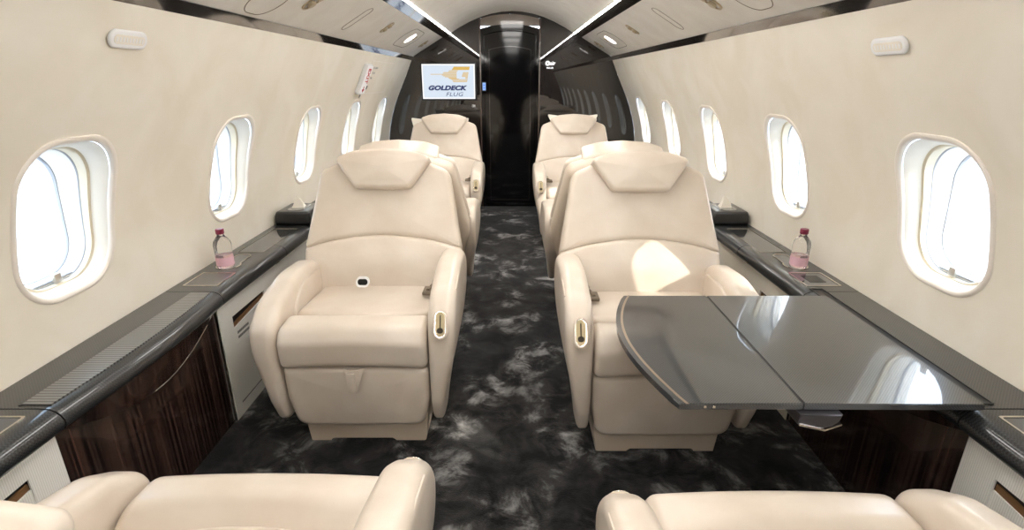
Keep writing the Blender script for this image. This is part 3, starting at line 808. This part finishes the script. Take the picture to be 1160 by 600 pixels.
# ------------------------------------------------------------------ chair (local: faces -Y, front at y=-.37)
FY = -.37
def half_outline(pts, step=.025):
    """pts on the right half (x>=0) from bottom to top, with radii -> full rounded outline"""
    full = [(x, z, r) for x, z, r in pts]+[(-x, z, r) for x, z, r in pts[::-1] if x > 1e-6]
    return roundpoly(full, 6, step)
TB = .43; YB = FY+.50; ZB = .42
def back_map(a, b, d):
    # b = world height on the tilted face
    y = YB+(b-ZB)*TB-d*.92; z = b+d*.38
    y += -.018*(abs(a)/.3)**2*0
    return (a, y, z)
def make_chair(label, loc, rot, group):
    t = thing('armchair', label, 'armchair', loc, rot, group)
    lt = M['leather']
    # plinth
    bm = bmesh.new()
    P = roundpoly([(-.20, 0), (-.13, 0), (-.12, .018), (.10, .018), (.11, 0), (.22, 0, .01), (.235, .13, .02), (-.215, .13, .02)], 3)
    prism(bm, [tuple(p) for p in P], lambda a, b, d: (a, FY+.055+d, b), 0, .40, .004)
    link('plinth', bm, M['leather_plain'], t)
    bm = bmesh.new(); box(bm, -.16, .16, FY+.10, FY+.44, .0, .03, .004); link('floor_track', bm, M['satin'], t)
    # leg rest
    bm = bmesh.new()
    o = half_outline([(0, .085, 0), (.225, .088, .05), (.248, .20, .12), (.25, .325, .022), (0, .327, 0)])
    pad(bm, o, .0, .36, .022, .006, lambda a, b, d: (a, FY+.012-d+(.325-b)*.04, b), ns=5)
    lr = link('leg_rest', bm, lt, t)
    bm = bmesh.new()
    prism(bm, [(-.040, .330), (-.016, .332), (.012, .332), (.036, .330), (.016, .275), (.014, .262), (-.014, .262), (-.016, .275)], lambda a, b, d: (a, FY-.004-d-(.335-b)*.16+(.02 if abs(a+.002) > .03 else 0), b), 0, .004)
    box(bm, -.015, .013, FY-.034, FY-.026, .262, .332, .002)
    link('pull_tab', bm, lt, lr)
    # structure body under the cushion
    bm = bmesh.new(); box(bm, -.235, .235, FY+.12, FY+.56, .12, .38, .02, 3); link('seat_frame', bm, M['leather_plain'], t)
    # front bolster of the seat
    bm = bmesh.new()
    o = roundpoly([(FY-.004, .333, .03), (FY+.2, .333, .01), (FY+.185, .435, .03), (FY+.105, .486, .06), (FY+.02, .478, .05), (FY-.012, .43, .04)], 6, .02)
    def mbol(a, b, d):
        k = max(0, a-(FY+.06))/.14
        w = (abs(d)/.25)**2
        return (d, a+k*(.06*w-.035)*1.0, b-.006*w+.004*(1-w))
    pad(bm, o, .25, .25, .026, 0, mbol, ns=4)
    # cross lines along x for the warp: rebuild sides with subdivisions
    es = [e for e in bm.edges if abs(e.verts[0].co.x-e.verts[1].co.x) > .3]
    bmesh.ops.subdivide_edges(bm, edges=es, cuts=14, use_grid_fill=False)
    for v in bm.verts:
        if abs(v.co.x) < .225:
            w0 = (.224/.25)**2; w = (abs(v.co.x)/.25)**2
            k = max(0, v.co.y-(FY+.06))/.14
            v.co.y += k*.06*(w-w0)*.9; v.co.z += -.010*(w-w0)
    link('front_bolster', bm, lt, t, angle=60)
    # rear seat pad
    bm = bmesh.new()
    o = [Vector((.248*math.sin(a_), 0)) for a_ in ()]
    pts = []
    for k in range(17):
        x = -.248+.496*k/16; pts.append((x, FY+.135+.055*(abs(x)/.25)**2, .03 if k in (0, 16) else 0))
    pts += [(.248, FY+.56, .02), (-.248, FY+.56, .02)]
    o = roundpoly(pts, 5, .03)
    pad(bm, o, .06, .06, .028, .006, lambda a, b, d: (a, b, .408+d-(b-FY-.15)*.06), ns=5)
    link('seat_cushion', bm, lt, t, angle=60)
    # armrests
    for sg in (-1, 1):
        bm = bmesh.new()
        o = roundpoly([(FY-.004, .20, .1), (FY-.008, .38, .3), (FY+.008, .475, .07), (FY+.095, .532, .10), (FY+.28, .578, .4), (FY+.47, .565, .09), (FY+.55, .50, .12),
                       (FY+.52, .40, .3), (FY+.33, .20, .25), (FY+.14, .095, .08), (FY+.03, .105, .06)], 7, .025)
        def marm(a, b, d):
            w = (d+.045)/.09
            f_ = max(0, min(1, (.46-b)/.34)); f_ = f_*f_*(3-2*f_)
            th = .092-.05*f_
            if sg > 0: b += .048*max(0, min(1, (b-.36)/.14))      # the aisle arm stands a little higher
            return (sg*(.254+w*th), a, b)
        pad(bm, o, .045, .045, .03, .002, marm, ns=5)
        arm = link('armrest', bm, lt, t, angle=60)
        # inner cushion panel on the arm
        bm = bmesh.new()
        o = roundpoly([(FY+.18, .42, .03), (FY+.19, .48, .10), (FY+.29, .54, .14), (FY+.47, .53, .04), (FY+.47, .42, .03)], 6, .03)
        pad(bm, o, .008, .01, .007, .003, lambda a, b, d: (sg*(.254-d), a, b), nr=4, ns=4)
        link('arm_pad', bm, lt, arm, angle=60)
        bm = bmesh.new()
        # piping along the outer top edge
        pts = [(0, 0), (0, 0), (0, 0), (FY+.12, .540), (FY+.2, .558), (FY+.28, .567), (FY+.36, .568), (FY+.46, .557)]
        if sg > 0 or True:
            tube(bm, [(sg*(.254+.088), y, z-.016+(.048 if sg > 0 else 0)) for y, z in pts[3:]], .0026, 6)
        link('piping', bm, lt, arm)
    # recline handle on the aisle arm front (local +x side)
    h = thing('recline_handle', '', ''); del h['label']; del h['category']; h.parent = t
    bm = bmesh.new()
    hm = lambda a, b, d: (a, FY-.011-d*.88+(b-.47)*.56, b-.010+d*.45)
    pad(bm, stadium(.300, .503, .025, .045), .005, .012, .005, 0, hm, nr=3, ns=2); hp = link('handle_plate', bm, M['leather_plain'], h)
    bm = bmesh.new(); ringprism(bm, stadium(.300, .504, .019, .039), stadium(.300, .504, .015, .035), hm, .004, .007); link('handle_rim', bm, M['chrome'], hp)
    bm = bmesh.new(); prism(bm, stadium(.300, .504, .015, .035), hm, .003, .0056); link('handle_recess', bm, M['brass'], hp, smooth=False)
    bm = bmesh.new(); prism(bm, [(.298, .49), (.302, .49), (.302, .53), (.298, .53)], hm, .0056, .009, .001); prism(bm, stadium(.300, .486, .0105, .008), hm, .0056, .009, .002)
    link('lever', bm, mat_handle, hp)
    h_children = h
    # back shell
    bm = bmesh.new()
    o = half_outline([(0, .36, 0), (.27, .36, .06), (.322, .52, .12), (.322, .58, .2), (.266, .89, .055), (.16, .928, .1), (0, .932, 0)])
    pad(bm, o, .0, .105, .025, 0, back_map, crown_b=.02, ns=5, rb=.05); link('back_shell', bm, M['leather_plain'], t, angle=60)
    # lower and upper back cushions meeting at an arched seam
    def arcp(z_e, z_c, hw, n=12, rev=False):
        pts = [(hw-2*hw*k/n, z_e+(z_c-z_e)*(1-((hw-2*hw*k/n)/hw)**2), 0) for k in range(n+1)]
        return pts[::-1] if rev else pts
    bm = bmesh.new()
    top = arcp(.578, .628, .324)
    o = roundpoly([(-.27, .40, .03), (.27, .40, .03), (.325, .50, .14)]+[(x, z, .014 if k in (0, 12) else 0) for k, (x, z, r) in enumerate(top)]+[(-.325, .50, .14)], 6, .02)
    def lum(a, b, d):
        return back_map(a, b, d+(.016*math.exp(-((b-.52)/.07)**2)*(1-(a/.32)**2) if d > .02 else 0))
    pad(bm, o, .052, .0, .02, .004, lum, ns=6); link('lumbar_cushion', bm, lt, t, angle=60)
    bm = bmesh.new()
    bot = arcp(.574, .624, .326, rev=True)
    o = roundpoly([(x, z, .014 if k in (0, 12) else 0) for k, (x, z, r) in enumerate(bot)]+[(.268, .88, .05), (.17, .918, .08), (-.17, .918, .08), (-.268, .88, .05)], 6, .02)
    def upm(a, b, d):
        return back_map(a, b, d-(.010*math.exp(-((b-.74)/.08)**2)*(1-(a/.32)**2) if d > .02 else 0))
    pad(bm, o, .050, .0, .022, .004, upm, ns=6); link('back_cushion', bm, lt, t, angle=60)
    # headrest
    bm = bmesh.new()
    o = half_outline([(0, .800, 0), (.114, .803, .028), (.205, .920, .022), (.12, .948, .2), (0, .957, 0)], .02)
    pad(bm, o, .088, .045, .018, .010, back_map, ns=5, rb=.03); hr = link('headrest', bm, lt, t, angle=60)
    lp = roundpoly([(-.095, .822, .02), (.095, .822, .02), (.176, .912, .02), (.10, .934, .15), (-.10, .934, .15), (-.176, .912, .02)], 6, .03)
    for kk in (0, .007):
        bm = bmesh.new(); tube(bm, [back_map(p.x*(1-kk*5), .87+(p.y-.87)*(1-kk*8), -.0455) for p in lp], .0011, 5, closed=True)
        link('stitching', bm, M['belt'], hr)
    # seat belt: buckle and strap
    bm = bmesh.new()
    ringprism(bm, stadium(-.060, 0, .027, .017), stadium(-.060, 0, .020, .0105), lambda a, b, d: (a, FY+.405-d+b*.5, .492+b*1.1), 0, .008)
    bk = link('belt_buckle', bm, M['whiteprint'], t)
    bm = bmesh.new(); prism(bm, stadium(-.060, 0, .0205, .011), lambda a, b, d: (a, FY+.405-d+b*.5, .492+b*1.1), .0, .005); link('buckle_centre', bm, M['black'], bk)
    bm = bmesh.new(); tube(bm, [(.235, FY+.46, .478), (.222, FY+.40, .482), (.210, FY+.33, .484)], .008, 6)
    box(bm, .19, .245, FY+.31, FY+.38, .470, .484, .004)
    link('belt_strap', bm, M['belt'], t)
    bm = bmesh.new(); box(bm, .222, .240, FY+.36, FY+.38, .484, .512, .004); link('belt_clip', bm, M['chrome'], t)
    return t
mat_handle = mat('dark_lever', lin(60, 55, 48), .3, metal=1)

def dup(root, loc, rot, label, group=None, mirror=False):
    r = root.copy(); C.objects.link(r); r.location = loc; r.rotation_euler = (0, 0, rot); r['label'] = label
    def rec(a, b):
        for ch in list(a.children):
            if ch.name.startswith('belt_buckle'): continue      # the buckle shows on one seat only
            c = ch.copy(); C.objects.link(c); c.parent = b
            rec(ch, c)
    rec(root, r)
    return r
GRP = 'cream leather armchairs'
CXL, CXR = -.53, .518
def cy(front): return front-FY      # world y of the chair empty for a front edge at 'front' (facing -Y)
base = make_chair('cream leather armchair left of the aisle facing the camera, with black belt buckle on seat', (CXL-.005, cy(1.56), 0), 0, GRP)
def flip(root):
    """give a chair its recline handle on the other arm by mirroring its small parts"""
    for ch in root.children:
        if ch.name.split('.')[0] in ('recline_handle', 'armrest', 'belt_strap', 'belt_clip', 'belt_buckle', 'leg_rest', 'plinth'):
            ch.scale = (-1, 1, 1)
r1 = dup(base, (CXR, cy(1.50), 0), 0, 'cream leather armchair right of the aisle, partly hidden by the dark table'); flip(r1)
l3 = dup(base, (CXL-.045, cy(3.98), 0), 0, 'cream armchair furthest forward on the left, under the television')
r3 = dup(base, (CXR, cy(3.93), 0), 0, 'cream armchair furthest forward on the right, pillow behind headrest'); flip(r3)
l2 = dup(base, (CXL-.01, 3.22+FY, 0), PI, 'cream armchair turned to the bulkhead, back to back with the left belted chair'); flip(l2)
r2 = dup(base, (CXR, 3.18+FY, 0), PI, 'cream armchair turned to the bulkhead, back to back with the chair at the table')
lf = dup(base, (-.505, .915+FY, 0), PI, 'cream armchair seen from behind at the bottom left of the picture'); flip(lf)
for ch in lf.children:
    if ch.name.startswith('headrest'): ch.location = (0, -.018, .012)
rf = dup(base, (.515, .865+FY, 0), PI, 'cream armchair seen from behind at the bottom right of the picture')

for root, dz in ((lf, -.015), (rf, -.055)):       # aisle armrests stand lower on the two near chairs
    for ch in root.children:
        if (ch.data and ch.data.name == 'armrest.001') or ch.name.startswith('recline_handle'): ch.location.z = dz
# pillows behind the far headrests
def pillow(x, y, z, label, m, w=.23, lo=-.1):
    bm = bmesh.new()
    o = roundpoly([(-w, .045, .01), (-w*.55, .032, .1), (w*.55, .032, .1), (w, .045, .01), (w*.85, lo-.02, .03), (-w*.85, lo-.02, .03)], 5, .02)
    pad(bm, o, .008, .008, .007, .012, lambda a, b, d: (x+a, y+b*TB-d*.92, z+b+d*.38), crown_b=.01, ns=5)
    o = link('pillow', bm, m); tag(o, label, 'pillow'); return o
pillow(CXR-.005, cy(3.93)+YB+(.9-ZB)*TB-.03, .935, 'white pillow tucked behind the headrest of the far right chair', M['tread'], .215, 0)
pillow(CXL-.09, cy(3.98)+YB+(.86-ZB)*TB+.02, .90, 'cream pillow peeking out left of the far left chair headrest', M['tread'], .25, -.06)

# ------------------------------------------------------------------ unfolded table
t = thing('folding_table', 'dark glossy carbon fibre table unfolded from the right ledge', 'table', (0, 0, 0))
TZ = .566; TY0, TY1 = 1.012, 1.642; FX = .655
tm = lambda a, b, d: (a, b, TZ+d)
def tcurve(y):
    k = (y-TY0)/(TY1-TY0); return .376-.07*math.sin(PI*k)**.9*(1+.25*(k-.5)) if 0 < k < 1 else .376
n = 28
ylist = [TY0+(TY1-TY0)*k/n for k in range(n+1)]
bm = bmesh.new(); prism(bm, [(FX-.0015, TY0), (FX-.0015, TY1)]+[(tcurve(y), y) for y in ylist[::-1]], tm, -.016, 0, .002)
leaf = link('table_leaf', bm, M['table'], t)
bm = bmesh.new(); ins = [(tcurve(y)+.014, y) for y in ylist]; ins2 = [(tcurve(y)+.021, y) for y in ylist]
prism(bm, ins+ins2[::-1], tm, 0, .0008); link('edge_inlay', bm, M['bronze'], leaf, smooth=False)
bm = bmesh.new(); prism(bm, [(FX+.0015, TY0), (1.060, TY0-.003), (1.060, TY1), (FX+.0015, TY1)], tm, -.016, 0, .002)
leaf = link('table_leaf', bm, M['table'], t)
bm = bmesh.new(); prism(bm, [(FX-.003, TY0+.002), (FX+.003, TY0+.002), (FX+.003, TY1-.002), (FX-.003, TY1-.002)], tm, -.012, -.003); link('hinge', bm, M['blackm'], t, smooth=False)
bm = bmesh.new()
prism(bm, roundpoly([(.64, -.004), (.735, -.004), (.725, -.03, .02), (.68, -.042, .02), (.635, -.03, .01)], 4), lambda a, b, d: (a, TY0-.02+d, TZ-.012+b), 0, .06, .002)
link('support_bracket', bm, M['steel'], t)
bm = bmesh.new(); prism(bm, [(.64, -.03), (.70, -.045), (.735, -.03), (.735, -.026), (.70, -.04), (.64, -.026)], lambda a, b, d: (a, TY0-.022+d, TZ-.012+b), 0, .02); link('bracket_edge', bm, M['chrome'], t, smooth=False)
bm = bmesh.new(); box(bm, .60, 1.07, TY0+.09, TY0+.13, TZ-.032, TZ-.016, .003); box(bm, .60, 1.07, TY1-.13, TY1-.09, TZ-.032, TZ-.016, .003)
link('support_arm', bm, M['steel'], t)
bm = bmesh.new()
for x in (.43, .45): box(bm, x, x+.006, TY0-.003, TY0+.001, TZ-.01, TZ-.004, .0005)
link('edge_screw', bm, M['chrome'], t)

# ------------------------------------------------------------------ things on the ledges
def bottle(x, y, label):
    t = thing('water_bottle', label, 'bottle', (x, y, LZ+.002), 0, None)
    bm = bmesh.new()
    pr = [(.020, 0), (.030, .002), (.033, .008), (.033, .05), (.0315, .055), (.033, .06), (.033, .095), (.030, .108), (.022, .120), (.014, .130), (.012, .136), (.012, .146)]
    lathe(bm, pr, n=32); link('body', bm, M['bottle'], t)
    bm = bmesh.new(); lathe(bm, [(.026, .004), (.0305, .010), (.0305, .056), (.004, .0565)], n=32); link('drink', bm, M['water'], t)
    bm = bmesh.new()
    for k in range(12):
        pass
    n = 24; v = []
    for k in range(n+1):
        a = -1.9+3.8*k/n-PI/2
        v.append([bm.verts.new((.0334*math.cos(a), .0334*math.sin(a), z)) for z in (.012, .047)])
    for a, b in zip(v[:-1], v[1:]): bm.faces.new((a[0], b[0], b[1], a[1]))
    link('label_band', bm, M['label'], t)
    bm = bmesh.new(); lathe(bm, [(.0145, .138), (.0155, .140), (.0155, .156), (.0145, .158)], n=24); link('cap', bm, M['cap'], t)
    return t
bottle(-1.150, 2.00, 'small clear bottle of pink drink with maroon cap on the left ledge')
bottle(1.150, 2.00, 'small clear bottle of pink drink with maroon cap on the right ledge')
def tissue_box(s, label):
    x, y = s*1.135, 2.76
    t = thing('tissue_box', label, 'tissue box', (x, y, LZ), 0)
    bm = bmesh.new()
    o = roundpoly([(-.10, 0, .012), (.10, 0, .012), (.095, .045, .03), (.085, .07, .015), (-.085, .07, .015), (-.095, .045, .03)], 5, .02)
    pad(bm, o, .11, .11, .012, 0, lambda a, b, d: (a*.98, d, b+.001), nr=4, ns=3); link('box', bm, M['box'], t)
    bm = bmesh.new(); prism(bm, stadium(0, 0, .045, .085), lambda a, b, d: (a, b, .071+d), 0, .0015); link('opening', bm, M['slate'], t)
    bm = bmesh.new()
    base_ = [(-.03, -.03, .072), (.03, -.02, .072), (.025, .03, .072), (-.028, .025, .072)]
    mid = [(-.018, -.018, .10), (.026, -.012, .095), (.012, .018, .10), (-.02, .012, .092)]
    topp = [(-.012, -.002, .135), (.004, -.004, .125), (.014, .004, .112), (-.004, .006, .118)]
    R_ = [[bm.verts.new(p) for p in l] for l in (base_, mid, topp)]
    for a, b in zip(R_[:-1], R_[1:]):
        for i in range(4): bm.faces.new((a[i], a[(i+1) % 4], b[(i+1) % 4], b[i]))
    bm.faces.new(R_[-1])
    link('tissue', bm, M['tissue'], t, angle=15)
tissue_box(-1, 'black tissue box with white tissue on the left ledge beside the chair back')
tissue_box(1, 'black tissue box with white tissue on the right ledge beside the chair back')

# ------------------------------------------------------------------ outside
bm = bmesh.new(); box(bm, -220, 220, -220, 220, -1.8, -1.7)
o = link('ground', bm, M['apron'], smooth=False); o['kind'] = 'structure'
def cart(x, y, m, label, L_=3, H_=1.2):
    t = thing('baggage_cart', label, 'cart', (x, y, -1.7))
    bm = bmesh.new(); box(bm, -.8, .8, -L_/2, L_/2, .5, .62, .03); link('deck', bm, M['cart_grey'], t)
    bm = bmesh.new(); box(bm, -.75, .75, -L_/2+.05, L_/2-.05, .62, H_+.4, .08); link('canopy', bm, m, t)
    for sx in (-.7, .7):
        for sy in (-L_*.35, L_*.35):
            bm = bmesh.new(); prism(bm, stadium(sy, .25, .25, .25), lambda a, b, d: (sx+d, a, b), -.08, .08); link('wheel', bm, M['cart_grey'], t)
cart(-21.5, 24.2, M['cart_red'], 'faint red baggage cart on the apron beyond the large left window')
cart(-19.0, 24.8, M['cart_grey'], 'faint grey baggage cart right of the red one beyond the left window')

# ------------------------------------------------------------------ light
w = bpy.data.worlds.new('World'); S.world = w; w.use_nodes = True
nt = w.node_tree; bg = nt.nodes['Background']
tc = nt.nodes.new('ShaderNodeTexCoord'); sp = nt.nodes.new('ShaderNodeSeparateXYZ'); nt.links.new(tc.outputs['Generated'], sp.inputs[0])
rp = nt.nodes.new('ShaderNodeValToRGB'); nt.links.new(sp.outputs['Z'], rp.inputs['Fac'])
rp.color_ramp.elements[0].color = (1, 1, 1, 1); rp.color_ramp.elements[1].color = (.55, .75, 1, 1); rp.color_ramp.elements[1].position = .7
nt.links.new(rp.outputs['Color'], bg.inputs['Color'])
mr = nt.nodes.new('ShaderNodeMapRange'); mr.inputs[1].default_value = -1; mr.inputs[2].default_value = 1; mr.inputs[3].default_value = 3.6; mr.inputs[4].default_value = 6.6
nt.links.new(sp.outputs['X'], mr.inputs[0]); nt.links.new(mr.outputs[0], bg.inputs['Strength'])
def sun(d, e, col, ang):
    l = bpy.data.lights.new('sun', 'SUN'); l.energy = e; l.angle = math.radians(ang); l.color = col
    o = bpy.data.objects.new('sun', l); C.objects.link(o)
    o.rotation_euler = Vector(d).to_track_quat('-Z', 'Y').to_euler()
sun((-1, .75, -.545), 3.4, (1, .93, .82), .6)
# row of soft fill lamps added under the vault to brighten the cabin
for k, y in enumerate((-1.6, -.4, .8, 2.0, 3.2, 4.4)):
    l = bpy.data.lights.new('ceiling_fill', 'AREA'); l.shape = 'RECTANGLE'; l.size = .25; l.size_y = .8; l.energy = 4 if y > 1 else 2.5; l.color = (1, .97, .93)
    o = bpy.data.objects.new('ceiling_fill', l); C.objects.link(o); o.location = (0, y, 1.84)

# ------------------------------------------------------------------ camera
cam = bpy.data.cameras.new('camera'); co = bpy.data.objects.new('camera', cam); C.objects.link(co)
cam.sensor_width = 36; cam.lens = 36*597/1160; cam.clip_start = .02; cam.clip_end = 600
co.location = (0, 0, 1.25); co.rotation_euler = (math.radians(90-19.3), 0, 0)
S.camera = co
S.view_settings.view_transform = 'Standard'; S.view_settings.look = 'None'
S.view_settings.exposure = .64; S.view_settings.gamma = 1; S.view_settings.use_curve_mapping = False
